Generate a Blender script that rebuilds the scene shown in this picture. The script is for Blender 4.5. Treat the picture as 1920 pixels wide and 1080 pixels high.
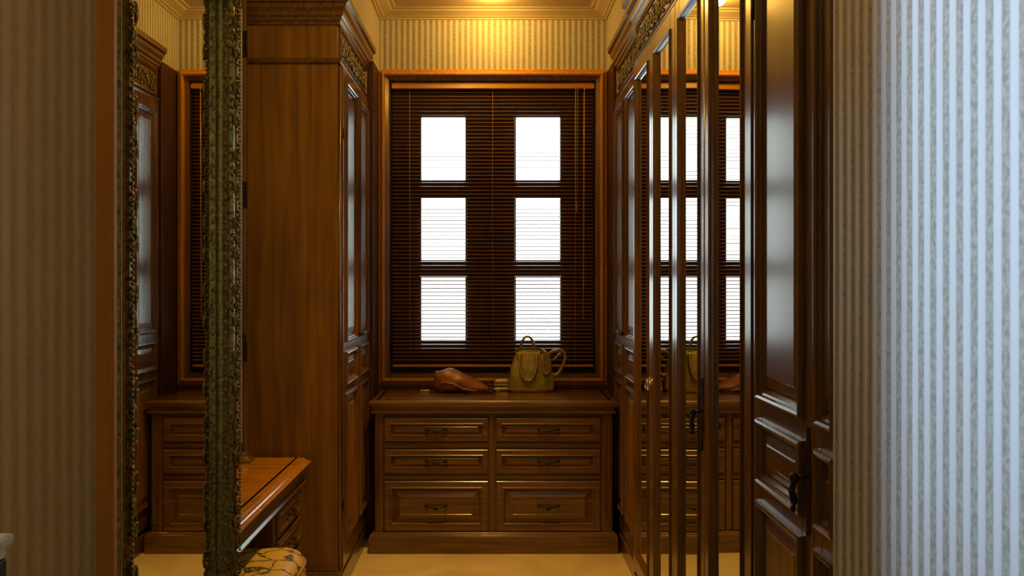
import bpy, math, random
from mathutils import Vector, Matrix
random.seed(7)
for o in list(bpy.data.objects): bpy.data.objects.remove(o)
C = bpy.context.scene.collection
S = bpy.context.scene
PI = math.pi

# ------------------------------------------------------------------ camera
cd = bpy.data.cameras.new('camera'); cam = bpy.data.objects.new('camera', cd); C.objects.link(cam)
cam.location = (0, 0, 1.6); cam.rotation_euler = (PI/2, 0, 0)
cd.sensor_width = 36; cd.lens = 1580/1920*36
cd.shift_x = 35/1920; cd.shift_y = -15/1920; cd.clip_start = .02
S.camera = cam
# ------------------------------------------------------------------ world: pale blue overcast daylight outside
w = bpy.data.worlds.new('sky'); S.world = w; w.use_nodes = True
bg = w.node_tree.nodes['Background']
bg.inputs[0].default_value = (.86, 1.0, .99, 1); bg.inputs[1].default_value = 6.0
S.view_settings.view_transform = 'Standard'; S.view_settings.look = 'None'
S.view_settings.gamma = 1; S.view_settings.use_curve_mapping = False
S.view_settings.exposure = 0
WARM = (1.0, .53, .09)
LAMPS = [((-.01, 5.15, 3.318), 15, 0), ((-.12, 4.12, 3.315), 190, 64), ((-.25, 3.0, 3.315), 27, 0), ((-.1, .5, 3.315), 7, 0)]   # position, power, cone (0 = bare bulb)
for p, e, cone in LAMPS:
    l = bpy.data.lights.new('lamp_bulb', 'SPOT' if cone else 'POINT'); l.energy = e; l.color = WARM; l.shadow_soft_size = .035
    if cone: l.spot_size = math.radians(cone); l.spot_blend = .9
    o = bpy.data.objects.new('lamp_bulb', l); C.objects.link(o); o.location = p
def portal(loc, rot, sx, sy):
    l = bpy.data.lights.new('window_portal', 'AREA'); l.shape = 'RECTANGLE'; l.size = sx; l.size_y = sy
    l.cycles.is_portal = True
    o = bpy.data.objects.new('window_portal', l); C.objects.link(o); o.location = loc; o.rotation_euler = rot
portal((0, 5.66, 1.94), (-PI/2, 0, 0), 1.1, 1.7)          # far window, faces the room (-Y)
# blue daylight coming in through the side window of the room behind
l = bpy.data.lights.new('side_window_daylight', 'AREA'); l.shape = 'RECTANGLE'; l.size = 2.5; l.size_y = .18; l.energy = 41;  l.color = (.44, .66, 1.0); l.spread = math.radians(80)
o = bpy.data.objects.new('side_window_daylight', l); C.objects.link(o); o.location = (-2.22, .73, 1.75); o.rotation_euler = (0, -PI/2, 0)

# ------------------------------------------------------------------ materials
def newmat(name):
    m = bpy.data.materials.new(name); m.use_nodes = True
    return m, m.node_tree.nodes, m.node_tree.links, m.node_tree.nodes['Principled BSDF']
def rgba(c): return (c[0], c[1], c[2], 1)
def wood(name, c1, c2, axis='z', rough=.3, scale=1.0, spec=.5, bump=.015, coat=.45):
    m, N, L, b = newmat(name)
    tc = N.new('ShaderNodeTexCoord'); mp = N.new('ShaderNodeMapping'); L.new(tc.outputs['Object'], mp.inputs[0])
    s = [26*scale]*3; s['xyz'.index(axis)] = 1.3*scale; mp.inputs['Scale'].default_value = s
    n1 = N.new('ShaderNodeTexNoise'); n1.inputs['Scale'].default_value = 1.6; n1.inputs['Detail'].default_value = 5; n1.inputs['Distortion'].default_value = .6
    L.new(mp.outputs[0], n1.inputs[0])
    n2 = N.new('ShaderNodeTexNoise'); n2.inputs['Scale'].default_value = 1.7; L.new(tc.outputs['Object'], n2.inputs[0])
    ad = N.new('ShaderNodeMath'); ad.operation = 'MULTIPLY_ADD'; ad.inputs[1].default_value = .55; L.new(n2.outputs[0], ad.inputs[0]); L.new(n1.outputs[0], ad.inputs[2])
    r = N.new('ShaderNodeValToRGB'); r.color_ramp.elements[0].position = .55; r.color_ramp.elements[1].position = 1.0
    r.color_ramp.elements[0].color = rgba(c1); r.color_ramp.elements[1].color = rgba(c2)
    L.new(ad.outputs[0], r.inputs[0]); L.new(r.outputs[0], b.inputs['Base Color'])
    b.inputs['Roughness'].default_value = rough; b.inputs['Specular IOR Level'].default_value = spec
    b.inputs['Coat Weight'].default_value = coat; b.inputs['Coat Roughness'].default_value = .16
    bp = N.new('ShaderNodeBump'); bp.inputs['Strength'].default_value = bump; bp.inputs['Distance'].default_value = .002
    L.new(n1.outputs[0], bp.inputs['Height']); L.new(bp.outputs[0], b.inputs['Normal'])
    return m
def plain(name, c, rough=.4, metal=0, spec=.5, nscale=30, var=.25, bump=0):
    m, N, L, b = newmat(name)
    tc = N.new('ShaderNodeTexCoord'); n = N.new('ShaderNodeTexNoise'); n.inputs['Scale'].default_value = nscale; n.inputs['Detail'].default_value = 4
    L.new(tc.outputs['Object'], n.inputs[0])
    r = N.new('ShaderNodeValToRGB'); r.color_ramp.elements[0].position = .3; r.color_ramp.elements[1].position = .7
    r.color_ramp.elements[0].color = rgba([x*(1-var) for x in c]); r.color_ramp.elements[1].color = rgba([min(1, x*(1+var)) for x in c])
    L.new(n.outputs[0], r.inputs[0]); L.new(r.outputs[0], b.inputs['Base Color'])
    b.inputs['Roughness'].default_value = rough; b.inputs['Metallic'].default_value = metal; b.inputs['Specular IOR Level'].default_value = spec
    if bump:
        bp = N.new('ShaderNodeBump'); bp.inputs['Strength'].default_value = bump; bp.inputs['Distance'].default_value = .003
        L.new(n.outputs[0], bp.inputs['Height']); L.new(bp.outputs[0], b.inputs['Normal'])
    return m
PERIOD = .0375
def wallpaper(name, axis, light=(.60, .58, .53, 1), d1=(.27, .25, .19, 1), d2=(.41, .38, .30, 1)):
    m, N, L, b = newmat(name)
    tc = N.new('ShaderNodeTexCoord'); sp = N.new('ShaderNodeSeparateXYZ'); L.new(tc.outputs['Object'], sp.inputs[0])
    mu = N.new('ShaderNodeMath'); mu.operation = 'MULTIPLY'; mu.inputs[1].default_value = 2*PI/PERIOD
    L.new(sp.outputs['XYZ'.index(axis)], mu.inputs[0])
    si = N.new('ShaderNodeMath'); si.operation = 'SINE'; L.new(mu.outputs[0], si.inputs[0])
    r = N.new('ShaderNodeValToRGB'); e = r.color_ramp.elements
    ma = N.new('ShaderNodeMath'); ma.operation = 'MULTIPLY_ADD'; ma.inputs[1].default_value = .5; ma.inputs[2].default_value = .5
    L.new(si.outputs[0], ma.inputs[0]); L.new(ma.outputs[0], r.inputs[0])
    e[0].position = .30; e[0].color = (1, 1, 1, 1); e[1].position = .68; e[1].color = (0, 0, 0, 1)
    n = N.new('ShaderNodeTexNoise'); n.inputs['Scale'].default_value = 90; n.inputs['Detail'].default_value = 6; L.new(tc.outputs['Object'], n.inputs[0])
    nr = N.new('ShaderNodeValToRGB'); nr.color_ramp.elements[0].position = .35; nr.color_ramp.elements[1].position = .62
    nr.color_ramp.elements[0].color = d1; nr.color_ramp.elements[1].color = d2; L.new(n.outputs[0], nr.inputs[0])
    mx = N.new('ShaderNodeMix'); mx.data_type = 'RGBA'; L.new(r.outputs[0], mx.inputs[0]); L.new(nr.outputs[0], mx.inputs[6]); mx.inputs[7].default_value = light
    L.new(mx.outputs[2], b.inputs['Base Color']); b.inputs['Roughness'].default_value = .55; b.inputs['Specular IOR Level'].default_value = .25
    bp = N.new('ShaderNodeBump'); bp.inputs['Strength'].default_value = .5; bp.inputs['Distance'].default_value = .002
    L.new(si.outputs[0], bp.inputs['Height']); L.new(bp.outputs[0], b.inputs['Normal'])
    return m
W1, W2 = (.080, .036, .007), (.19, .090, .015)
M = {}
for ax in 'xyz': M['wood_'+ax] = wood('walnut_'+ax, W1, W2, ax, rough=.27)
M['side'] = wood('veneer', (.15, .070, .004), (.33, .162, .009), 'z', rough=.42, scale=.6, spec=.35, coat=.1)
M['casing'] = wood('cherry', (.50, .19, .008), (.72, .33, .018), 'z', rough=.3)
M['casing_x'] = wood('cherry_x', (.50, .19, .008), (.72, .33, .018), 'x', rough=.3)
M['mirror_side'] = wood('cherry_mirror', (.40, .115, .005), (.54, .18, .008), 'z', rough=.4)
M['sash'] = wood('dark_sash', (.055, .022, .010), (.10, .04, .016), 'z', rough=.5, coat=0, spec=.3)
M['slat'] = wood('blind_slat', (.21, .09, .035), (.36, .165, .065), 'x', rough=.34, coat=0)
M['vtop'] = wood('vanity_top', (.33, .13, .012), (.56, .25, .026), 'y', rough=.22)
M['paper_x'] = wallpaper('striped_paper_x', 'X'); M['paper_y'] = wallpaper('striped_paper_y', 'Y')
M['paper_shaded'] = wallpaper('striped_paper_shaded', 'Y', (.38, .20, .055, 1), (.27, .135, .032, 1), (.33, .168, .042, 1))  # same striped paper, with the left wall's warm shade put into its colours
M['cream'] = plain('ceiling_paint', (.60, .50, .33), .5, var=.04)
M['plaster'] = plain('plain_plaster', (.16, .13, .09), .7, var=.05)
M['gilt'] = plain('old_gilt', (.20, .115, .012), .32, .75, nscale=120, var=.6, bump=.5)
M['giltgreen'] = plain('bronze_gilt', (.20, .17, .08), .42, .5, nscale=100, var=.5)
M['bronze'] = plain('dark_bronze', (.035, .026, .02), .38, .7, nscale=80, var=.5)
M['brass'] = plain('brass', (.55, .42, .2), .3, .9)
M['cord'] = plain('cord', (.45, .28, .12), .7)
M['cream_edge'] = plain('cream_wood', (.42, .34, .2), .4)
M['black'] = plain('black_wood', (.012, .009, .007), .5)
M['leather'] = plain('tan_leather', (.27, .105, .04), .36, spec=.5, nscale=18, var=.3, bump=.25)
M['olive'] = plain('olive_leather', (.36, .29, .05), .33, .25, nscale=22, var=.3, bump=.2)
M['olive2'] = plain('gold_handle_leather', (.40, .27, .06), .35, .2, nscale=40)
M['greyleather'] = plain('grey_leather', (.16, .17, .17), .4)
M['card'] = plain('silver_card', (.5, .5, .42), .35, .3)
m, N, L, b = newmat('mirror_glass'); b.inputs['Base Color'].default_value = (.80, .83, .80, 1); b.inputs['Metallic'].default_value = 1; b.inputs['Roughness'].default_value = .0; M['mirror'] = m
m, N, L, b = newmat('marble_floor')
tc = N.new('ShaderNodeTexCoord'); n = N.new('ShaderNodeTexNoise'); n.inputs['Scale'].default_value = 2.2; n.inputs['Detail'].default_value = 8; n.inputs['Distortion'].default_value = 1.5; L.new(tc.outputs['Object'], n.inputs[0])
r = N.new('ShaderNodeValToRGB'); r.color_ramp.elements[0].position = .35; r.color_ramp.elements[1].position = .65
r.color_ramp.elements[0].color = (.60, .47, .27, 1); r.color_ramp.elements[1].color = (.74, .63, .42, 1); L.new(n.outputs[0], r.inputs[0]); L.new(r.outputs[0], b.inputs['Base Color'])
b.inputs['Roughness'].default_value = .28; M['floor'] = m
m, N, L, b = newmat('window_glass'); N.remove(b)
t = N.new('ShaderNodeBsdfTransparent'); g = N.new('ShaderNodeBsdfGlossy'); g.inputs['Roughness'].default_value = .02; f = N.new('ShaderNodeFresnel'); f.inputs[0].default_value = 1.45
mx = N.new('ShaderNodeMixShader'); L.new(f.outputs[0], mx.inputs[0]); L.new(t.outputs[0], mx.inputs[1]); L.new(g.outputs[0], mx.inputs[2]); L.new(mx.outputs[0], N['Material Output'].inputs[0]); M['glass'] = m
m, N, L, b = newmat('lamp_glass'); b.inputs['Emission Color'].default_value = (1, .6, .2, 1); b.inputs['Emission Strength'].default_value = 2; b.inputs['Base Color'].default_value = (.9, .8, .6, 1); M['lampglass'] = m
mm = M['glass'].copy(); mm.name = 'clear_glass'
for nd in mm.node_tree.nodes:
    if nd.type == 'BSDF_TRANSPARENT': nd.inputs[0].default_value = (.98, .98, .97, 1)
M['tinted'] = mm
# brocade of the stool: gold cloth with dark branching veins
m, N, L, b = newmat('brocade')
tc = N.new('ShaderNodeTexCoord'); v = N.new('ShaderNodeTexVoronoi'); v.feature = 'DISTANCE_TO_EDGE'; v.inputs['Scale'].default_value = 11
nz = N.new('ShaderNodeTexNoise'); nz.inputs['Scale'].default_value = 9; nz.inputs['Detail'].default_value = 4
mxv = N.new('ShaderNodeMix'); mxv.data_type = 'RGBA'; mxv.inputs[0].default_value = .12; L.new(tc.outputs['Object'], nz.inputs[0]); L.new(tc.outputs['Object'], mxv.inputs[6]); L.new(nz.outputs['Color'], mxv.inputs[7]); L.new(mxv.outputs[2], v.inputs['Vector'])
r = N.new('ShaderNodeValToRGB'); r.color_ramp.elements[0].position = .015; r.color_ramp.elements[1].position = .07
r.color_ramp.elements[0].color = (.05, .035, .008, 1); r.color_ramp.elements[1].color = (.62, .43, .065, 1); L.new(v.outputs['Distance'], r.inputs[0]); L.new(r.outputs[0], b.inputs['Base Color'])
b.inputs['Roughness'].default_value = .5; M['brocade'] = m

# ------------------------------------------------------------------ mesh helpers
class MB:
    def __init__(s): s.v = []; s.f = []; s.sm = []
    def add(s, vs, fs, smooth=False):
        o = len(s.v); s.v += [tuple(p) for p in vs]; s.f += [tuple(i+o for i in q) for q in fs]; s.sm += [smooth]*len(fs); return s
    def box(s, x0, x1, y0, y1, z0, z1):
        vs = [(x, y, z) for x in (x0, x1) for y in (y0, y1) for z in (z0, z1)]
        return s.add(vs, [(0, 1, 3, 2), (4, 6, 7, 5), (0, 4, 5, 1), (2, 3, 7, 6), (0, 2, 6, 4), (1, 5, 7, 3)])
    def ring(s, x0, x1, z0, z1, prof, cap=False, open_=False):
        """nested rectangles in the XZ plane; prof = [(inset, y)]"""
        vs = []
        for i, y in prof: vs += [(x0+i, y, z0+i), (x1-i, y, z0+i), (x1-i, y, z1-i), (x0+i, y, z1-i)]
        fs = []
        for k in range(len(prof)-1):
            for j in range(4):
                a, b_ = 4*k+j, 4*k+(j+1) % 4; fs.append((a, b_, b_+4, a+4))
        if cap: k = 4*(len(prof)-1); fs.append((k, k+1, k+2, k+3))
        return s.add(vs, fs)
    def sweepU(s, x0, x1, y0, yb, prof, left=True, right=True):
        """moulding round the front (y0) and the two sides of a footprint; prof = closed [(out, z)]"""
        vs = []; n = len(prof)
        for d, z in prof:
            xl = x0-(d if left else 0); xr = x1+(d if right else 0)
            vs += [(xl, yb if left else y0-d, z), (xl, y0-d, z), (xr, y0-d, z), (xr, yb if right else y0-d, z)]
        fs = []
        for k in range(n):
            q = (k+1) % n
            for j in range(3):
                if (j == 0 and not left) or (j == 2 and not right): continue
                fs.append((4*k+j, 4*k+j+1, 4*q+j+1, 4*q+j))
        fs.append(tuple(4*k+(0 if left else 1) for k in range(n))); fs.append(tuple(4*k+(3 if right else 2) for k in reversed(range(n))))
        return s.add(vs, fs)
    def tube(s, pts, rad, n=8, closed=False):
        pts = [Vector(p) for p in pts]; vs = []; fs = []; m_ = len(pts)
        rads = rad if isinstance(rad, (list, tuple)) else [rad]*m_
        up = Vector((0, 0, 1)); prev = None
        for i, p in enumerate(pts):
            a = pts[(i-1) % m_] if (closed or i > 0) else p; b_ = pts[(i+1) % m_] if (closed or i < m_-1) else p
            t_ = (b_-a).normalized()
            if prev is None:
                ref = up if abs(t_.z) < .9 else Vector((1, 0, 0)); u = t_.cross(ref).normalized()
            else: u = (prev-t_*prev.dot(t_)).normalized()
            prev = u; w_ = t_.cross(u)
            for k in range(n):
                an = 2*PI*k/n; vs.append(p+(u*math.cos(an)+w_*math.sin(an))*rads[i])
        for i in range(m_ if closed else m_-1):
            for k in range(n):
                a = i*n+k; b_ = i*n+(k+1) % n; c = ((i+1) % m_)*n; fs.append((a, b_, c+(k+1) % n, c+k))
        if not closed: fs.append(tuple(range(n-1, -1, -1))); fs.append(tuple((m_-1)*n+k for k in range(n)))
        return s.add(vs, fs, True)
    def ell(s, c, r, nu=8, nv=5, rot=None):
        vs = [Vector((0, 0, -1))]; fs = []
        for j in range(1, nv):
            ph = -PI/2+PI*j/nv
            for i in range(nu): th = 2*PI*i/nu; vs.append(Vector((math.cos(ph)*math.cos(th), math.cos(ph)*math.sin(th), math.sin(ph))))
        vs.append(Vector((0, 0, 1))); t_ = len(vs)-1
        for i in range(nu):
            fs.append((0, 1+(i+1) % nu, 1+i))
            for j in range(nv-2): a = 1+j*nu+i; b_ = 1+j*nu+(i+1) % nu; fs.append((a, b_, b_+nu, a+nu))
            fs.append((t_, 1+(nv-2)*nu+i, 1+(nv-2)*nu+(i+1) % nu))
        out = []
        for q in vs:
            q = Vector((q.x*r[0], q.y*r[1], q.z*r[2]))
            if rot is not None: q = rot @ q
            out.append(q+Vector(c))
        return s.add(out, fs, True)
    def lathe(s, c, prof, n=20, axis='z'):
        vs = []; fs = []
        for r_, h in prof:
            for k in range(n):
                a = 2*PI*k/n; x, y = r_*math.cos(a), r_*math.sin(a)
                vs.append({'z': (c[0]+x, c[1]+y, c[2]+h), 'y': (c[0]+x, c[1]+h, c[2]+y)}[axis])
        for j in range(len(prof)-1):
            for k in range(n): a = j*n+k; b_ = j*n+(k+1) % n; fs.append((a, b_, b_+n, a+n))
        fs.append(tuple(range(n-1, -1, -1))); fs.append(tuple((len(prof)-1)*n+k for k in range(n)))
        return s.add(vs, fs, True)
    def loft(s, secs, smooth=True, caps=True):
        n = len(secs[0]); vs = [p for q in secs for p in q]; fs = []
        for i in range(len(secs)-1):
            for k in range(n): a = i*n+k; b_ = i*n+(k+1) % n; fs.append((a, b_, b_+n, a+n))
        if caps: fs.append(tuple(range(n-1, -1, -1))); fs.append(tuple((len(secs)-1)*n+k for k in range(n)))
        return s.add(vs, fs, smooth)
def P(name, mb, mat, parent=None, bevel=0, loc=None, label=None, subsurf=0):
    if isinstance(mb, MB):
        me = bpy.data.meshes.new(name); me.from_pydata(mb.v, [], mb.f); me.polygons.foreach_set('use_smooth', mb.sm)
        import bmesh
        bm = bmesh.new(); bm.from_mesh(me); bmesh.ops.recalc_face_normals(bm, faces=bm.faces); bm.to_mesh(me); bm.free()
        me.materials.append(M[mat] if isinstance(mat, str) else mat)
    else: me = mb
    o = bpy.data.objects.new(name, me); C.objects.link(o)
    if parent: o.parent = parent
    if loc: o.location = loc
    if bevel:
        bv = o.modifiers.new('bevel', 'BEVEL'); bv.width = bevel; bv.segments = 2; bv.limit_method = 'ANGLE'; bv.angle_limit = .7
    if subsurf:
        ss = o.modifiers.new('sub', 'SUBSURF'); ss.levels = subsurf; ss.render_levels = subsurf
    if label: o['label'] = label
    return o
def tag(o, label, cat, group=None):
    o['label'] = label; o['category'] = cat
    if group: o['group'] = group
    return o
def thing(name, label, cat, loc=(0, 0, 0), rz=0, group=None):
    o = bpy.data.objects.new(name, None); C.objects.link(o); o.location = loc; o.rotation_euler = (0, 0, rz); o.empty_display_size = .1
    return tag(o, label, cat, group)
def struct(name, mb, mat, **k):
    o = P(name, mb, mat, **k); o['kind'] = 'structure'; return o

# ------------------------------------------------------------------ the room shell
CZ = 3.34
YW = 5.48          # far wall
struct('floor', MB().box(-2.4, 1.5, -2.3, 5.75, -.1, 0), 'floor')
struct('ceiling', MB().box(-2.4, 1.5, -2.3, 5.75, CZ, CZ+.1), 'cream')
wx0, wx1, wz0, wz1 = -.675, .668, .990, 2.895       # opening in the far wall
struct('wall_back', MB().box(-1.5, wx0, YW, 5.72, 0, CZ).box(wx1, 1.5, YW, 5.72, 0, CZ).box(wx0, wx1, YW, 5.72, 0, wz0).box(wx0, wx1, YW, 5.72, wz1, CZ), 'paper_x')
struct('wall_right', MB().box(.69, .80, -2.2, 1.711, 0, CZ), 'paper_y')
struct('wall_wardrobe_right', MB().box(1.40, 1.5, 1.3, YW, 0, CZ), 'plaster')
struct('wall_bulkhead_right', MB().box(.74, 1.40, 1.711, 5.2, 3.035, CZ), 'paper_y')
struct('wall_corner_right', MB().box(.74, 1.40, 5.2, YW, 2.951, CZ), 'paper_y')
struct('wall_left', MB().box(-.79, -.665, 1.12, 2.13, 0, CZ), 'paper_shaded')
struct('wall_nook_left', MB().box(-1.5, -1.38, 2.0, YW, 0, CZ), 'paper_y')
struct('wall_nook_end', MB().box(-1.38, -.79, 2.0, 2.13, 0, CZ), 'paper_x')
struct('wall_bulkhead_left', MB().box(-1.38, -.74, 4.28, 5.2, 3.035, CZ), 'paper_y')
struct('wall_corner_left', MB().box(-1.38, -.74, 5.2, YW, 2.951, CZ), 'paper_y')
struct('wall_partition_left', MB().box(-2.2, -.79, 1.12, 1.25, 0, CZ), 'paper_x')
struct('trim_4', MB().box(-1.37, -.742, 5.215, YW-.001, 0, 2.95), 'sash', bevel=.004)
struct('trim_5', MB().box(.742, 1.395, 5.215, YW-.001, 0, 2.95), 'sash', bevel=.004)
b0, b1 = .52, .84
struct('wall_side', MB().box(-2.35, -2.2, -2.2, b0, 0, CZ).box(-2.35, -2.2, b1, 1.25, 0, CZ).box(-2.35, -2.2, b0, b1, 0, .4).box(-2.35, -2.2, b0, b1, 3.1, CZ), 'plaster')
struct('wall_front', MB().box(-2.4, 1.5, -2.3, -2.2, 0, CZ), 'plaster')
w2 = struct('window_2', MB().box(-2.29, -2.23, b0, b0+.04, .4, 3.1).box(-2.29, -2.23, b1-.04, b1, .4, 3.1).box(-2.29, -2.23, b0+.04, b1-.04, .4, .45).box(-2.29, -2.23, b0+.04, b1-.04, 3.05, 3.1), 'sash')
P('pane', MB().box(-2.282, -2.278, b0+.04, b1-.04, .45, 3.05), 'glass', w2)

# crown moulding: stepped cove round the corridor ceiling
crown = [(0, 3.292), (.012, 3.292), (.014, 3.300), (.030, 3.303), (.034, 3.308), (.060, 3.318), (.085, 3.326), (.090, 3.333), (.115, 3.335), (.118, CZ), (0, CZ)]
def strip(a, b_, nrm, name, ma=1, mb_=1):
    """crown run from a to b along a wall whose inward normal is nrm; mitred ends"""
    a = Vector(a); b_ = Vector(b_); t_ = (b_-a).normalized(); nrm = Vector(nrm); mbx = MB(); vs = []
    for d, z in crown:
        for p, sg, mt in ((a, 1, ma), (b_, -1, mb_)):
            q = p+nrm*d+t_*d*sg*mt; vs.append((q.x, q.y, z))
    n = len(crown); fs = [(2*k, 2*k+1, 2*((k+1) % n)+1, 2*((k+1) % n)) for k in range(n)]
    fs += [tuple(2*k for k in range(n)), tuple(2*k+1 for k in reversed(range(n)))]
    mbx.add(vs, fs); return struct(name, mbx, 'cream')
strip((-.74, YW), (.74, YW), (0, -1), 'trim_1')
strip((-.74, 4.28), (-.74, YW), (1, 0), 'trim_2', 0, 1)
strip((.74, 1.715), (.74, YW), (-1, 0), 'trim_3', 0, 1)

# ------------------------------------------------------------------ far window
win = bpy.data.objects.new('window_1', None); C.objects.link(win); win.location = (0, YW, 0); win['kind'] = 'structure'
cas = (-.748, .738, .918, 2.966)
P('sill_strip', MB().box(-.738, .738, -.016, -.001, .897, .917), 'sash', win)
P('casing', MB().ring(*cas, [(0, 0), (0, -.012), (.004, -.016), (.014, -.016), (.018, -.022), (.019, 0)]), 'casing', win)
P('casing_bead', MB().ring(*cas, [(.019, 0), (.019, -.026), (.024, -.042), (.032, -.050), (.040, -.050), (.045, -.042), (.047, -.020), (.047, 0)]), 'casing', win)
P('casing_inner', MB().ring(*cas, [(.047, -.001), (.047, -.018), (.070, -.014), (.074, -.008), (.074, .03)]), 'wood_z', win)
P('jamb_lining', MB().ring(wx0+.001, wx1-.001, wz0+.001, wz1-.001, [(0, .0), (.006, .0), (.006, .20), (0, .20), (0, 0)]), 'sash', win)
# sash boards at y .08-.12 with six openings
px = [(-.486, -.176), (.141, .451)]; pz = [(1.195, 1.625-.0), (1.625, 2.153), (2.153, 2.685)]
pz = [(1.195, 1.625), (1.723, 2.153), (2.251, 2.685)]
sy0, sy1 = .085, .125
x_l, x_r = wx0+.007, wx1-.007
P('stile', MB().box(x_l, px[0][0], sy0, sy1, wz0+.007, wz1-.007), 'sash', win)
P('stile', MB().box(px[0][1], -.0165, sy0, sy1, wz0+.007, wz1-.007), 'sash', win)
P('stile', MB().box(-.016, px[1][0], sy0, sy1, wz0+.007, wz1-.007), 'sash', win)
P('stile', MB().box(px[1][1], x_r, sy0, sy1, wz0+.007, wz1-.007), 'sash', win)
P('meeting_bead', MB().tube([(-.0162, sy0-.003, wz0+.01), (-.0162, sy0-.003, wz1-.01)], .009, 8).box(-.03, -.003, sy1, sy1+.008, wz0+.01, wz1-.01), 'sash', win)
for a, b_ in px:
    zz = [wz0+.007, pz[0][0], pz[0][1], pz[1][0], pz[1][1], pz[2][0], pz[2][1], wz1-.007]
    for k in range(0, 8, 2): P('rail', MB().box(a, b_, sy0+.002, sy1-.002, zz[k], zz[k+1]), 'sash', win)
    for z0, z1 in pz:
        P('pane', MB().box(a-.004, b_+.004, .1255, .1295, z0-.004, z1+.004), 'tinted', win)
        P('glazing_bead', MB().ring(a+.0005, b_-.0005, z0+.0005, z1-.0005, [(0, .089), (.006, .089), (.010, .100), (0, .100), (0, .089)]), 'sash', win)
P('outer_reveal', MB().ring(-.60, .58, 1.05, 2.80, [(0, .126), (.02, .126), (.02, .2), (0, .2), (0, .126)]), 'sash', win)

# ------------------------------------------------------------------ venetian blind
bl = thing('venetian_blind', 'brown wooden venetian blind with open slats hanging in the window', 'blind', (0, YW+.022, wz1))
bx0, bx1 = -.655, .650
P('headrail', MB().box(bx0, bx1, -.022, .022, -.050, -.012), 'casing_x', bl, bevel=.002)
P('valance', MB().box(bx0-.006, bx1+.006, -.032, -.024, -.052, -.020), 'casing_x', bl, bevel=.003)
sl = []; tilt = math.radians(10.5)
for k in range(7):
    u = -.0125+.025*k/6; cv = .0026*(1-(u/.0125)**2); sl.append((u, cv))
top = [(u*math.cos(tilt)-(c+.0008)*math.sin(tilt)*0, u*math.sin(tilt)+c+.0008) for u, c in sl]; bot = [(u*math.cos(tilt), u*math.sin(tilt)+c-.0008) for u, c in reversed(sl)]
loop = top+bot
mb = MB().loft([[(x, y, z) for y, z in loop] for x in (bx0, bx1)], smooth=False)
slat0 = None
n_slat = 72; z_first = -.072; pitch = (1.875-.072-.035)/n_slat
for k in range(n_slat):
    sg = random.uniform(-.0008, .0008)
    if slat0 is None: slat0 = P('slat', mb, 'slat', bl, loc=(0, 0, z_first))
    else:
        o = slat0.copy(); C.objects.link(o); o.parent = bl; o.location = (random.uniform(-.002, .002), 0, z_first-pitch*k+sg)
        o.rotation_euler = (random.uniform(-.03, .03), random.uniform(-.0006, .0006), 0)
P('bottom_rail', MB().box(bx0, bx1, -.014, .014, -1.862, -1.846), 'casing_x', bl, bevel=.003)
for x in (-.545, -.005, .535):
    for dy in (-.0145, .0145): P('ladder_cord', MB().tube([(x, dy, -.05), (x, dy, -1.85)], .0012, 5), 'cord', bl)
P('tilt_wand', MB().tube([(.590, -.034, -.075), (.588, -.036, -.6), (.584, -.036, -1.55)], .0045, 8), 'casing', bl)
P('wand_hook', MB().tube([(.590, -.026, -.048), (.592, -.034, -.055), (.590, -.034, -.078)], .003, 6), 'brass', bl)
P('pull_cord', MB().tube([(.535, -.033, -.052), (.537, -.035, -.8)], .0016, 5), 'cord', bl)
P('pull_cord', MB().tube([(.548, -.033, -.052), (.545, -.035, -.78)], .0016, 5), 'cord', bl)
P('cord_tassel', MB().lathe((.541, -.035, -.85), [(.002, .06), (.007, .05), (.011, .02), (.012, .0), (.008, -.012), (.002, -.016)], 10), 'slat', bl)

# ------------------------------------------------------------------ cabinet joinery
bolec = [(0, .001), (0, -.008), (.003, -.014), (.009, -.016), (.015, -.013), (.018, -.006), (.024, -.004), (.030, .006), (.034, .006)]
def frame_plate(mb, x0, x1, z0, z1, holes, y0, y1):
    """door board with rectangular holes stacked vertically, all sharing x range"""
    hx0, hx1 = holes[0][0], holes[0][1]
    mb.box(x0, hx0, y0, y1, z0, z1).box(hx1, x1, y0, y1, z0, z1)
    zs = [z0]+[q for h in sorted(holes, key=lambda h: h[2]) for q in (h[2], h[3])]+[z1]
    for k in range(0, len(zs), 2): mb.box(hx0, hx1, y0, y1, zs[k], zs[k+1])
    return mb
def raised(mb, x0, x1, z0, z1, back=.008, f=.034, up=-.004):
    return mb.ring(x0, x1, z0, z1, [(-.006, back+.006), (-.006, back), (f*.35, back), (f*.42, back-.004), (f, up), (f+.004, up-.002)], cap=True)
def panel_door(par, x0, x1, z0, z1, hinge='l', kx=None, kz=1.14, knob='knob', stile=.07):
    g = .0015; x0 += g; x1 -= g
    hs = [(x0+stile, x1-stile, a, b_) for a, b_ in ((.27, .99), (1.07, 1.21), (1.295, z1-.085))]
    d = P('door', frame_plate(MB(), x0, x1, z0, z1, hs, -.022, 0), 'wood_z', par, bevel=.0025)
    for h in hs:
        r_ = MB().ring(h[0]-.018, h[1]+.018, h[2]-.018, h[3]+.018, [(i, y-.022) for i, y in bolec])
        P('panel_moulding', r_, 'wood_z', d)
        small = h[3]-h[2] < .3
        P('raised_panel', raised(MB(), h[0]+.002, h[1]-.002, h[2]+.002, h[3]-.002, back=-.014, f=.040 if small else .045, up=-.022), 'side' if h[2] < .5 else 'wood_z', d)
    handle(d, kx, kz, knob, -.022)
    hxp = x0-.001 if hinge == 'l' else x1+.001
    for hz in (.45, 2.35): P('hinge', MB().tube([(hxp, -.024, hz-.03), (hxp, -.024, hz+.03)], .004, 8), 'bronze', d)
    return d
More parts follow.
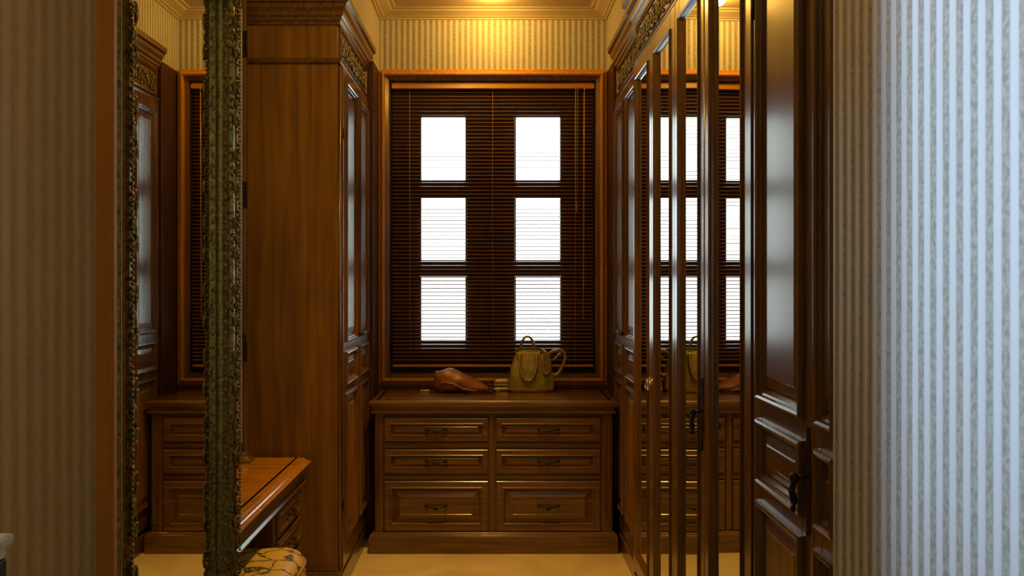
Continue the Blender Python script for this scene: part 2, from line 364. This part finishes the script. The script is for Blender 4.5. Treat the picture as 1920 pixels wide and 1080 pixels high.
def handle(d, kx, kz, kind, y):
    if kind == 'knob':
        P('knob', MB().lathe((kx, y, kz), [(.012, 0), (.013, -.003), (.005, -.006), (.005, -.016), (.012, -.022), (.014, -.028), (.010, -.034), (.001, -.036)], 14, 'y'), 'bronze', d)
    elif kind == 'ring':
        P('back_plate', MB().lathe((kx, y, kz), [(.014, 0), (.014, -.003), (.006, -.005), (.006, -.012), (.001, -.013)], 12, 'y'), 'brass', d)
        P('ring_pull', MB().tube([(kx+.020*math.cos(a), y-.012-.004*(1-math.sin(a)), kz-.018+.020*math.sin(a)) for a in [2*PI*i/16 for i in range(16)]], .0032, 6, True), 'brass', d)
    elif kind == 'latch':
        e = MB()
        pr = [(0.004, -.125), (.012, -.112), (.008, -.10), (.017, -.075), (.010, -.055), (.015, -.03), (.019, 0), (.015, .03), (.010, .055), (.017, .075), (.008, .10), (.012, .112), (.004, .125)]
        vs = [(kx-w_, y-.001, kz+h) for w_, h in pr]+[(kx+w_, y-.001, kz+h) for w_, h in pr]+[(kx, y-.006, kz+h) for w_, h in pr]
        n = len(pr); fs = []
        for i in range(n-1): fs += [(i, i+1, 2*n+i+1, 2*n+i), (n+i, 2*n+i, 2*n+i+1, n+i+1)]
        e.add(vs, fs, True)
        P('escutcheon', e, 'bronze', d)
        P('drop_handle', MB().tube([(kx, y-.004, kz+.012), (kx, y-.028, kz+.010)], .005, 8).ell((kx, y-.034, kz+.008), (.013, .012, .013)).tube([(kx, y-.034, kz), (kx-.010, y-.036, kz-.022), (kx+.012, y-.038, kz-.040), (kx, y-.036, kz-.058)], [.006, .008, .009, .004], 8).ell((kx, y-.036, kz-.062), (.007, .007, .009)), 'bronze', d)
def mirror_door(par, x0, x1, z0, z1, kx, kz, kind, swing=0, hinge='r', stile=.082):
    g = .0015; x0 += g; x1 -= g
    h = (x0+stile, x1-stile, z0+.085, z1-.085)
    ox = x1 if hinge == 'r' else x0
    mbd = frame_plate(MB(), x0-ox, x1-ox, z0, z1, [(h[0]-ox, h[1]-ox, h[2], h[3])], -.022, 0)
    d = P('door', mbd, 'wood_z', par, bevel=.0025, loc=(ox, 0, 0)); d.rotation_euler = (0, 0, swing)
    P('panel_moulding', MB().ring(h[0]-ox-.010, h[1]-ox+.010, h[2]-.010, h[3]+.010, [(0, -.021), (.0, -.027), (.005, -.030), (.010, -.027), (.013, -.021), (.018, -.014), (.018, -.008)]), 'wood_z', d)
    P('mirror_glass', MB().box(h[0]-ox-.004, h[1]-ox+.004, -.012, -.006, h[2]-.004, h[3]+.004), 'mirror', d, label='tall narrow mirror glass')
    handle(d, kx-ox, kz, kind, -.022)
    return d
# carved vine module for the friezes
def scroll_mesh(wd, ht):
    m_ = MB(); r_ = ht*.30
    for sgn, cx in ((1, -wd*.25), (-1, wd*.25)):
        pts = []; rad = []
        for i in range(26):
            t_ = i/25; a = PI*1.1+t_*PI*3.1; rr = r_*(1.0-.78*t_)
            pts.append((cx+rr*math.cos(a)*1.1, -.004-.006*t_, sgn*rr*math.sin(a))); rad.append(.0062*(1-.5*t_))
        m_.tube(pts, rad, 6); m_.ell((pts[-1][0], -.009, pts[-1][2]), (.009, .006, .009))
        for a, l, off in ((.6, .030, 0), (1.5, .026, .2), (2.5, .030, .1), (3.7, .026, 0), (4.8, .030, .1), (5.6, .024, .2)):
            dx, dz = math.cos(a), math.sin(a)*sgn
            c = (cx+dx*(r_+.012)*1.05, -.006, dz*(r_+.008))
            rot = Matrix.Rotation(-math.atan2(dz, dx)+.6*sgn, 3, 'Y')
            m_.ell(c, (l*.62, .007, .0085), 8, 4, rot)
    m_.tube([(-wd*.5, -.004, -ht*.28), (-wd*.40, -.006, -ht*.36), (-wd*.25, -.006, -ht*.38), (-wd*.05, -.006, -ht*.05), (wd*.05, -.006, ht*.05), (wd*.25, -.006, ht*.38), (wd*.40, -.006, ht*.36), (wd*.5, -.004, ht*.28)], .0055, 6)
    m_.ell((0, -.010, 0), (.014, .008, .020))
    return m_
scroll_cache = {}
corn = [(0, 2.895), (.010, 2.895), (.012, 2.908), (.020, 2.914), (.022, 2.930), (.030, 2.936), (.034, 2.955), (.046, 2.972), (.050, 2.990), (.064, 2.998), (.066, 3.025), (.060, 3.032), (0, 3.032)]
fr_m = [(0, 2.700), (.014, 2.700), (.018, 2.708), (.018, 2.716), (.010, 2.724), (0, 2.728)]
plin = [(0, 0), (.020, 0), (.020, .095), (.012, .104), (.012, .112), (.004, .122), (0, .122)]
def cornice_prof(s_): return [(d*s_, z) for d, z in corn]
def carcass(t_, wd, dp, left, right, co=1.0, yb=None):
    yb = dp if yb is None else yb
    """wardrobe body, local: x 0..wd, front face at y=0, back at y=dp"""
    P('carcass', MB().box(0, wd, .001, dp, .10, 3.03), 'side', t_, bevel=.002)
    P('plinth', MB().sweepU(0, wd, 0, yb, plin, left, right), 'wood_x', t_)
    P('cornice', MB().sweepU(0, wd, -.001, yb, cornice_prof(co), left, right), 'wood_x', t_)
    P('frieze_moulding', MB().sweepU(0, wd, -.0, yb, fr_m, left, right), 'wood_x', t_)
    fp = P('frieze', MB().ring(.02, wd-.02, 2.732, 2.890, [(0, .002), (0, -.012), (.006, -.015), (.012, -.012), (.014, -.004)], cap=True), 'wood_x', t_)
    n = max(1, round((wd-.08)/.24)); w_ = (wd-.07)/n; key = round(w_, 4)
    if key not in scroll_cache: scroll_cache[key] = None
    for k in range(n):
        if scroll_cache[key] is None:
            o = P('carved_scroll', scroll_mesh(w_, .125), 'giltgreen', fp); scroll_cache[key] = o.data
        else: o = P('carved_scroll', scroll_cache[key], None, fp)
        o.location = (.035+w_*(k+.5), -.002, 2.811)
        if k % 2: o.scale = (1, 1, -1)
def wardrobe(name, label, loc, rz, wd, dp, left, right, xs, kz, knob, co=1.0, lean=.035):
    t_ = thing(name, label, 'wardrobe', loc, rz); carcass(t_, wd, dp, left, right, co)
    for i in range(len(xs)-1):
        hl = i % 2 == 0
        panel_door(t_, xs[i], xs[i+1], .13, 2.695, 'l' if hl else 'r', (xs[i+1]-lean) if hl else (xs[i]+lean), kz, knob if xs[i+1]-xs[i] > .3 else None, .070 if xs[i+1]-xs[i] > .3 else .045)
    return t_
# left: faces +X (local x -> +Y)
wl = wardrobe('wardrobe', 'tall walnut wardrobe left of the window with wide plain side facing us', (-.790, 4.28, 0), PI/2, .92, .56, True, False, [.03, .475, .89], 1.30, 'knob')
P('side_base_moulding', MB().box(-.008, -.001, .01, .55, .122, .150), 'wood_y', wl, bevel=.002)
P('corner_bead', MB().tube([(.010, -.006, .13), (.010, -.006, 2.69)], .009, 8), 'wood_z', wl)
# right far: faces -X (local x -> -Y)
wr = wardrobe('wardrobe', 'narrow walnut wardrobe right of the window, beyond the mirrored doors', (.770, 5.20, 0), -PI/2, .862, .597, False, False, [.02, .43, .85], 1.30, 'knob')
# right middle: four mirrored doors
wm = thing('mirrored_wardrobe', 'walnut wardrobe with four tall narrow mirrored doors along right side', 'wardrobe', (.742, 4.335, 0), -PI/2)
carcass(wm, 1.98, .60, False, False, 1.25)
for i in range(4):
    a, b_ = i*.495, (i+1)*.495
    kx = b_-.03 if i % 2 == 0 else a+.03
    kind = ('ring', 'ring', 'latch', None)[i]
    mirror_door(wm, a, b_, .13, 2.695, kx, 1.14, kind, swing=(0, 0, -math.radians(.6), math.radians(.85))[i], hinge='l' if i % 2 == 0 else 'r')
P('astragal', MB().tube([(1.487, -.026, .14), (1.487, -.026, 2.69)], .006, 8), 'wood_z', wm)
# right near: panelled doors
wn = wardrobe('wardrobe', 'panelled walnut wardrobe at right foreground with dark ornate latch', (.742, 2.345, 0), -PI/2, .622, .60, False, False, [.012, .452, .616], 1.14, 'latch', 1.25, .030)

# ------------------------------------------------------------------ chest of drawers under the window
ds = 319.
def DX(x): return (x-925)/ds
def DZ(y): return 1.6-(y-525)/ds
YD = 4.95
dr = thing('chest_of_drawers', 'wide walnut chest of six drawers under the window', 'chest of drawers', (0, YD, 0))
xl, xr = DX(703), DX(1148)
P('carcass', MB().box(xl, xr, .012, .525, .10, .855), 'wood_x', dr)
P('plinth', MB().sweepU(xl, xr, .0, .52, [(0, 0), (.030, 0), (.030, .098), (.026, .106), (.020, .110), (.016, .118), (.010, .122), (.0, .122)]), 'wood_x', dr)
P('top', MB().sweepU(xl, xr, .0, .525, [(0, .862), (.024, .862), (.028, .868), (.031, .878), (.028, .888), (.020, .895), (-.02, .895), (-.02, .862)]).box(xl+.01, xr-.01, .01, .525, .862, .895), 'wood_x', dr)
P('frieze', MB().sweepU(xl, xr, .0, .52, [(0, .816), (.012, .816), (.018, .822), (.018, .828), (.010, .834), (.012, .852), (.020, .862), (0, .862)]), 'wood_x', dr)
P('corner_post', MB().box(xl, DX(718), 0, .03, .122, .816), 'wood_z', dr, bevel=.003)
P('corner_post', MB().box(DX(1128), xr, 0, .03, .122, .816), 'wood_z', dr, bevel=.003)
for (a, b_) in ((700, 716), (1131, 1147)):
    P('fluting', MB().ring(DX(a)+.008, DX(b_)-.008, .16, .78, [(0, .001), (.004, -.006), (.010, -.006), (.014, .001)]), 'wood_z', dr)
P('centre_post', MB().box(DX(918), DX(928), 0, .03, .122, .816), 'wood_z', dr, bevel=.003)
for y in (828+3, 888+3):
    for a, b_ in ((719, 917), (929, 1127)): P('drawer_rail', MB().box(DX(a), DX(b_), .002, .03, DZ(y+8), DZ(y)), 'wood_x', dr, bevel=.002)
def drawer_handle(d, cx, cz, y, w_=.115):
    m_ = MB()
    m_.ell((cx-w_/2, y-.006, cz), (.010, .006, .009)).ell((cx+w_/2, y-.006, cz), (.010, .006, .009))
    m_.tube([(cx-w_/2, y-.004, cz), (cx-w_/2, y-.018, cz), (cx-w_/4, y-.022, cz-.003), (cx, y-.024, cz-.006), (cx+w_/4, y-.022, cz-.003), (cx+w_/2, y-.018, cz), (cx+w_/2, y-.004, cz)], [.004, .005, .005, .0065, .005, .005, .004], 8)
    m_.ell((cx, y-.022, cz-.012), (.013, .007, .012)).ell((cx-w_*.25, y-.02, cz-.003), (.012, .006, .007)).ell((cx+w_*.25, y-.02, cz-.003), (.012, .006, .007))
    P('handle', m_, 'bronze', d)
for (a, b_) in ((720, 916), (930, 1126)):
    for (ya, yb, deep) in ((783, 828, 0), (842, 888, 0), (901, 996, 1)):
        x0, x1, z0, z1 = DX(a)+.002, DX(b_)-.002, DZ(yb)+.002, DZ(ya)-.002
        d = P('drawer', MB().box(x0+.01, x1-.01, .02, .42, z0+.006, z1-.006).ring(x0, x1, z0, z1, [(0, .02), (0, -.004), (.004, -.008), (.034, -.008), (.038, -.011), (.043, -.011), (.048, -.004), (.052, .010)] if deep else [(0, .02), (0, -.004), (.004, -.008), (.030, -.008), (.033, -.011), (.037, -.010), (.041, .0), (.043, .006)]), 'wood_x', dr)
        i = .054 if deep else .045
        xa, xb = x0+i+(.004), x1-i-.004
        if deep: P('raised_panel', MB().ring(x0+.052, x1-.052, z0+.052, z1-.052, [(0, .012), (0, .008), (.012, .006), (.040, -.006), (.046, -.006), (.048, -.004)], cap=True), 'wood_x', d)
        else: P('raised_panel', MB().ring(x0+.043, x1-.043, z0+.036, z1-.036, [(0, .012), (0, .006), (.008, .004), (.018, -.002), (.022, -.002)], cap=True), 'wood_x', d)
        drawer_handle(d, (x0+x1)/2, (z0+z1)/2+.004, -.006 if deep else -.002)

# ------------------------------------------------------------------ vanity table in the left nook
VX = -.965      # carcass front
vt = thing('vanity_table', 'polished walnut vanity table in the left nook beside the wardrobe', 'table', (VX, 4.245, 0), PI/2)
VL = 1.95; x_a = -VL; dpv = .41
# local: x = world Y - 4.27 (negative towards us), y = depth towards the wall, front at y=0
P('table_top', MB().sweepU(x_a, 0, 0, dpv, [(-.03, .678), (.036, .678), (.046, .681), (.048, .688), (.040, .692), (.030, .693), (.026, .697), (.014, .700), (.010, .706), (-.03, .706)], True, False).box(x_a+.02, 0, .02, dpv, .680, .706), 'vtop', vt, label='polished orange-brown table top')
P('apron', MB().sweepU(x_a, 0, 0, dpv, [(-.02, .575), (.012, .575), (.022, .582), (.024, .590), (.014, .598), (.006, .602), (.004, .655), (.016, .672), (.02, .678), (-.02, .678)], True, False), 'wood_x', vt)
for (p0, p1) in ((-.50, -.008), (x_a+.03, x_a+.52)):
    pd = P('pedestal', MB().box(p0, p1, .012, dpv-.01, .03, .578).box(p0-.006, p1+.006, .0, dpv-.01, 0, .06), 'wood_z', vt, bevel=.003)
    for (za, zb) in ((.44, .565), (.30, .43), (.075, .29)):
        P('drawer_front', MB().ring(p0+.03, p1-.03, za+.004, zb-.004, [(0, .014), (0, 0), (.004, -.006), (.016, -.006), (.022, -.012), (.028, -.010), (.034, .002), (.050, -.004), (.054, -.004)], cap=True), 'wood_x', pd)
        drawer_handle(pd, (p0+p1)/2, (za+zb)/2, -.004, .08)
P('modesty_board', MB().box(x_a+.53, -.51, dpv-.04, dpv-.02, .12, .575), 'wood_x', vt)

# hinged dressing mirror wing standing on the vanity against the wardrobe side
fm = thing('dressing_mirror', 'tall narrow hinged mirror wing standing on the vanity beside gilt frame', 'mirror', (-1.255, 4.15, .7065))
H = 2.27
P('frame', MB().box(-.072, -.050, -.016, .016, .05, H).box(.022, .040, -.016, .016, .05, H).box(-.05, .022, -.016, .016, H-.04, H).box(-.05, .022, -.016, .016, .05, .09), 'wood_z', fm, bevel=.003)
P('mirror_glass', MB().box(-.052, .024, -.006, .004, .085, H-.035), 'mirror', fm)
for hz in (.56, 1.31, 2.05): P('hinge', MB().box(.026, .043, -.021, -.0165, hz-.065, hz+.065).tube([(.044, -.018, hz-.065), (.044, -.018, hz+.065)], .005, 8), 'bronze', fm)
P('foot', MB().loft([[(sx*a, sy*b_, z) for sx, sy in ((-1, -.6), (-.6, -1), (.6, -1), (1, -.6), (1, .6), (.6, 1), (-.6, 1), (-1, .6))] for a, b_, z in ((.070, .060, 0), (.070, .060, .012), (.058, .045, .022), (.052, .030, .03), (.046, .022, .052))], smooth=False), 'wood_x', fm)

# stool: brocade cushion on turned legs
st = thing('stool', 'vanity stool with rounded gold brocade cushion, tucked beside the vanity', 'stool', (-.985, 3.36, -.03))
sec = []
for (s_, z) in ((.90, .30), (.965, .315), (1.0, .345), (1.0, .42), (.985, .450), (.93, .476), (.80, .494), (.50, .503), (.2, .506)):
    ring_ = []
    for k in range(32):
        a = 2*PI*k/32; c, sn = math.cos(a), math.sin(a); e_ = .45
        ring_.append((.205*s_*math.copysign(abs(c)**e_, c), .27*s_*math.copysign(abs(sn)**e_, sn), z+.004*math.sin(5*a+3*s_)*(s_ > .5)))
    sec.append(ring_)
P('cushion', MB().loft(sec), 'brocade', st, label='gold brocade cushion with dark branching pattern')
P('piping', MB().tube([(.203*math.copysign(abs(math.cos(a))**.45, math.cos(a)), .268*math.copysign(abs(math.sin(a))**.45, math.sin(a)), .447) for a in [2*PI*k/48 for k in range(48)]], .006, 6, True), 'olive2', st)
P('seat_rail', MB().box(-.185, .185, -.25, .25, .25, .305), 'wood_x', st, bevel=.006)
for sx in (-1, 1):
    for sy in (-1, 1): P('leg', MB().lathe((sx*.155, sy*.215, 0), [(.012, .03), (.018, .03), (.014, .05), (.017, .12), (.022, .2), (.018, .21), (.024, .22), (.022, .26)], 14), 'wood_z', st)

# ------------------------------------------------------------------ gilt wall mirror on the left wall (local: faces -Y, rotated to +X)
gm = thing('wall_mirror', 'tall wall mirror in an ornate carved gilt frame, left foreground', 'mirror', (-.6655, 1.41, .25), PI/2)
GW, GH, gi = .655, 2.09, .058
P('mirror_glass', MB().box(gi-.012, GW-gi+.012, -.0105, -.006, gi-.012, GH-gi+.012), 'mirror', gm, label='large mirror glass reflecting the opposite wardrobe and window')
P('frame', MB().ring(0, GW, 0, GH, [(0, -.0005), (0, -.031), (.003, -.034), (.008, -.035), (.011, -.032), (.015, -.032), (.017, -.035), (.022, -.038), (.034, -.041), (.043, -.041), (.049, -.034), (.053, -.018), (.058, -.012), (.058, -.008)]), 'mirror_side', gm)
P('outer_bead', MB().ring(.0, GW, 0, GH, [(.004, -.034), (.006, -.038), (.008, -.039), (.010, -.037), (.011, -.033)]), 'gilt', gm)
P('gilt_slip', MB().ring(.0, GW, 0, GH, [(.019, -.0368), (.034, -.0425), (.044, -.0425), (.050, -.0348), (.054, -.0188), (.0585, -.0125), (.0585, -.009)]), 'gilt', gm)
# carved acanthus module, 0.16 long along z
def acanthus():
    m_ = MB()
    for sg in (1, -1):
        pts = []; rad = []
        for i in range(18):
            t_ = i/17; a = -PI/2+t_*PI*2.1; rr = .016*(1-.7*t_)
            pts.append((.050+.012*math.cos(a)*(1-.6*t_)*1.3, -.0425-.003*t_+.10*max(0, .012*math.cos(a)), sg*.040+sg*rr*1.4*math.sin(a))); rad.append(.0035*(1-.4*t_))
        m_.tube(pts, rad, 6); m_.ell(pts[-1], (.005, .004, .005), 6, 4)
        for k in range(4):
            zc = sg*(.010+.017*k); rot = Matrix.Rotation(sg*(.6-.25*k), 3, 'Y')
            m_.ell((.058+.002*(k % 2), -.0345+.001*k, zc), (.009, .005, .0038), 8, 4, rot)
            m_.ell((.036, -.043, zc+sg*.004), (.009, .004, .0035), 6, 4, Matrix.Rotation(-sg*.5, 3, 'Y'))
        for k in range(3): m_.ell((.0665, -.021, sg*(.013+.026*k)), (.003, .006, .007), 6, 4)
    m_.ell((.048, -.042, 0), (.010, .005, .012), 8, 5); m_.ell((.064, -.027, 0), (.004, .006, .011), 8, 5)
    for k in range(-8, 9): m_.ell((.0295, -.0455, k*.0094), (.003, .003, .0038), 6, 4)
    return m_
am = None
def put(x, z, rot, flip=1):
    global am
    if am is None: o = P('carved_leaf', acanthus(), 'gilt', gm); am = o.data
    else: o = P('carved_leaf', am, None, gm)
    o.location = (x, 0, z); o.rotation_euler = (0, rot, 0); o.scale = (.78, 1.13, 1)
nz_ = 12; stp = (GH-.15)/nz_
for k in range(nz_):
    zc = .075+stp*(k+.5); put(0, zc, 0); put(GW, zc, PI)
nx_ = 3; stp = (GW-.15)/nx_
for k in range(nx_):
    xc = .075+stp*(k+.5); put(xc, 0, -PI/2); put(xc, GH, PI/2)
for cx, cz in ((.04, .04), (GW-.04, .04), (.04, GH-.04), (GW-.04, GH-.04)):
    m_ = MB().ell((cx, -.046, cz), (.022, .012, .022), 12, 7)
    for k in range(8):
        a = PI*k/4; m_.ell((cx+.03*math.cos(a), -.046, cz+.03*math.sin(a)), (.016, .007, .008), 8, 4, Matrix.Rotation(-a, 3, 'Y'))
    P('corner_rosette', m_, 'gilt', gm)

# ------------------------------------------------------------------ tall chest whose top corner shows bottom left
tb = thing('tall_chest', 'corner of a black chest with cream moulded top, bottom left edge', 'chest', (-.864, .79, 0))
P('body', MB().box(-.225, .243, -.28, .288, .05, 1.246), 'black', tb, bevel=.004)
P('top', MB().box(-.235, .250, -.292, .292, 1.262, 1.276).box(-.23, .243, -.286, .286, 1.246, 1.263), 'cream_edge', tb, bevel=.004)
P('plinth', MB().box(-.23, .24, -.285, .285, 0, .06), 'black', tb, bevel=.004)
for k in range(4): P('drawer', MB().ring(-.20, .21, .10+.285*k, .36+.285*k, [(0, -.28), (0, -.29), (.01, -.294), (.02, -.29)], cap=True), 'black', tb)

# ------------------------------------------------------------------ things on the chest of drawers
ZT = .896
def PX(x, y_): return (x-925)*y_/1580
# olive handbag
hb = thing('handbag', 'olive gold leather handbag with looped handles, standing on the chest', 'handbag', (PX(992, 5.31), 5.335, ZT))
def rr(wd, dp, z, cx=0, cy=0, e_=.28, n=28):
    out = []
    for k in range(n):
        a = 2*PI*k/n; c, sn = math.cos(a), math.sin(a)
        out.append((cx+wd*math.copysign(abs(c)**e_, c), cy+dp*math.copysign(abs(sn)**e_, sn), z))
    return out
secs = [rr(.100, .045, 0.0), rr(.122, .058, .010), rr(.130, .062, .035), rr(.128, .060, .09, .002), rr(.118, .048, .15, .004), rr(.104, .034, .20, .004), rr(.094, .022, .235, .002), rr(.090, .015, .262, 0)]
secs = [[(x+.005*math.sin(z*40+x*18), y+.004*math.sin(x*45+z*30), z+(.014*math.cos(x*30) if z > .25 else 0)) for x, y, z in q] for q in secs]
P('body', MB().loft(secs), 'olive', hb, label='olive gold leather body')
P('base_trim', MB().loft([rr(.112, .056, .001), rr(.127, .063, .010), rr(.131, .0645, .022), rr(.130, .063, .028)], caps=False), 'olive2', hb)
P('rim', MB().tube([(.091*math.copysign(abs(math.cos(a))**.3, math.cos(a)), .018*math.copysign(abs(math.sin(a))**.3, math.sin(a)), .262+.013*math.cos(.09*30*math.cos(a))) for a in [2*PI*k/28 for k in range(28)]], .005, 6, True), 'greyleather', hb)
def loopc(x0, x1, z0, zb, y0, y1, n=18):
    return [((x0+x1)/2-(x1-x0)/2*math.cos(PI*i/n)*(1+.18*math.sin(PI*i/n)), y0+(y1-y0)*math.sin(PI*i/n), z0+(zb-z0)*math.sin(PI*i/n)) for i in range(n+1)]
P('front_handle', MB().tube(loopc(-.060, .045, .235, .075, -.048, -.078), .0105, 8), 'olive2', hb)
P('rear_handle', MB().tube(loopc(-.052, .035, .235, .345, .02, .01), .008, 8), 'olive', hb)
P('handle_ring', MB().tube([(-.060+.012*math.cos(a), -.050, .225+.016*math.sin(a)) for a in [2*PI*i/14 for i in range(14)]], .0035, 6, True), 'brass', hb)
P('handle_ring', MB().tube([(.046+.012*math.cos(a), -.050, .225+.016*math.sin(a)) for a in [2*PI*i/14 for i in range(14)]], .0035, 6, True), 'brass', hb)
P('side_handle', MB().tube([(.075, -.03, .240), (.088, -.05, .262), (.110, -.055, .245), (.128, -.055, .200), (.132, -.055, .150), (.120, -.055, .118), (.100, -.06, .112), (.090, -.06, .145), (.085, -.055, .20), (.080, -.045, .240)], .0105, 8), 'olive2', hb)
P('side_handle', MB().tube([(.100, .0, .225), (.125, -.02, .235), (.150, -.03, .255), (.190, -.035, .268), (.222, -.035, .250), (.228, -.035, .212), (.212, -.035, .165), (.190, -.035, .125), (.165, -.035, .104), (.142, -.03, .115), (.130, -.02, .14)], .0105, 8), 'olive2', hb)
P('side_strap', MB().tube([(.105, .0, .215), (.135, -.02, .195), (.165, -.025, .205), (.188, -.025, .235), (.205, -.025, .24)], .007, 8), 'olive', hb)
P('gusset', MB().loft([[(x+dx, y, z) for x, y, z in rr(wd, dp, z)] for wd, dp, z, dx in ((.030, .045, .0, .118), (.036, .050, .03, .124), (.034, .046, .12, .118), (.024, .030, .2, .100), (.014, .016, .245, .088))]), 'olive', hb)
# tan pouch
lp = thing('leather_pouch', 'slouched tan brown leather pouch lying on the chest top', 'bag', (PX(866, 5.27), 5.29, ZT))
secs = []
prof = [(-.178, .012, .065, .085), (-.170, .040, .050, .088), (-.150, .060, .058, .078), (-.115, .070, .072, .074), (-.070, .078, .076, .075), (-.020, .080, .070, .068), (.035, .078, .056, .054), (.085, .068, .042, .041), (.125, .052, .030, .030), (.155, .034, .018, .020), (.172, .014, .008, .018)]
for x, dy, dz, zc in prof:
    q = []
    for k in range(24):
        a = 2*PI*k/24; wr_ = 1+.14*math.sin(3*a+x*38)+.07*math.sin(6*a-x*60)
        z = zc+dz*math.sin(a)*wr_
        if x > -.16: z = max(z, .001)
        q.append((x+.012*math.sin(a)*(x < -.1), dy*math.cos(a)*wr_, max(z, .001)))
    secs.append(q)
P('body', MB().loft(secs), 'leather', lp, subsurf=1)
P('flap_fold', MB().tube([(-.150, -.062, .040), (-.110, -.077, .070), (-.050, -.084, .062), (.010, -.082, .030), (.070, -.070, .018), (.130, -.045, .014)], [.003, .006, .008, .008, .006, .003], 8), 'leather', lp)
P('zip_ring', MB().tube([(.172+.012*math.cos(a), -.012, .040+.012*math.sin(a)) for a in [2*PI*i/14 for i in range(14)]], .0028, 6, True), 'brass', lp)
ch = MB()
for k in range(9):
    t_ = k/8; c = Vector((.180+.055*t_, -.02-.01*math.sin(3*t_), .030-.022*t_)); v_ = k % 2
    ch.tube([c+Vector((.006*math.cos(a), .004*math.sin(a)*(1-v_), .004*math.sin(a)*v_)) for a in [2*PI*i/10 for i in range(10)]], .0014, 5, True)
P('chain', ch, 'brass', lp)
P('strap', MB().tube([(.130, .0, .035), (.185, -.005, .022), (.215, -.02, .010), (.19, -.055, .006), (.11, -.085, .006), (.02, -.098, .006)], .0045, 6), 'bronze', lp)
# small flap wallet between the two
wa = thing('wallet', 'small gold and grey wallet between the pouch and handbag', 'wallet', (PX(941, 5.33), 5.37, ZT))
P('lower_flap', MB().loft([rr(.050, .035, .001), rr(.054, .038, .010), rr(.050, .034, .024)]), 'olive2', wa)
P('middle_band', MB().loft([rr(.049, .033, .0245), rr(.056, .036, .036), rr(.052, .032, .046)]), 'greyleather', wa)
P('upper_flap', MB().loft([rr(.049, .030, .0465), rr(.050, .030, .060), rr(.034, .018, .078)]), 'olive2', wa)
tag(P('card_case', MB().loft([rr(.028, .016, .0), rr(.030, .018, .003), rr(.030, .018, .007), rr(.028, .016, .010)]), 'card', loc=(PX(796, 5.32), 5.33, ZT)), 'small pale flat case lying left of the tan pouch', 'case')

# ------------------------------------------------------------------ ceiling lights (just above the frame)
for i, (p, e, cone) in enumerate(LAMPS):
    lb = ['flush brass ceiling light with glass rim, nearest the window', 'flush brass ceiling light with glass rim, between the wardrobes', 'flush brass ceiling light with glass rim, above the vanity end', 'flush brass ceiling light with glass rim, nearest the camera'][i]
    t_ = thing('ceiling_light', lb, 'lamp', (p[0], p[1], CZ), group='ceiling lights along the dressing room')
    P('rose', MB().lathe((0, 0, 0), [(.060, -.001), (.062, -.006), (.055, -.010), (.048, -.010), (.046, -.002), (.02, -.002), (.001, -.003)], 20), 'brass', t_)
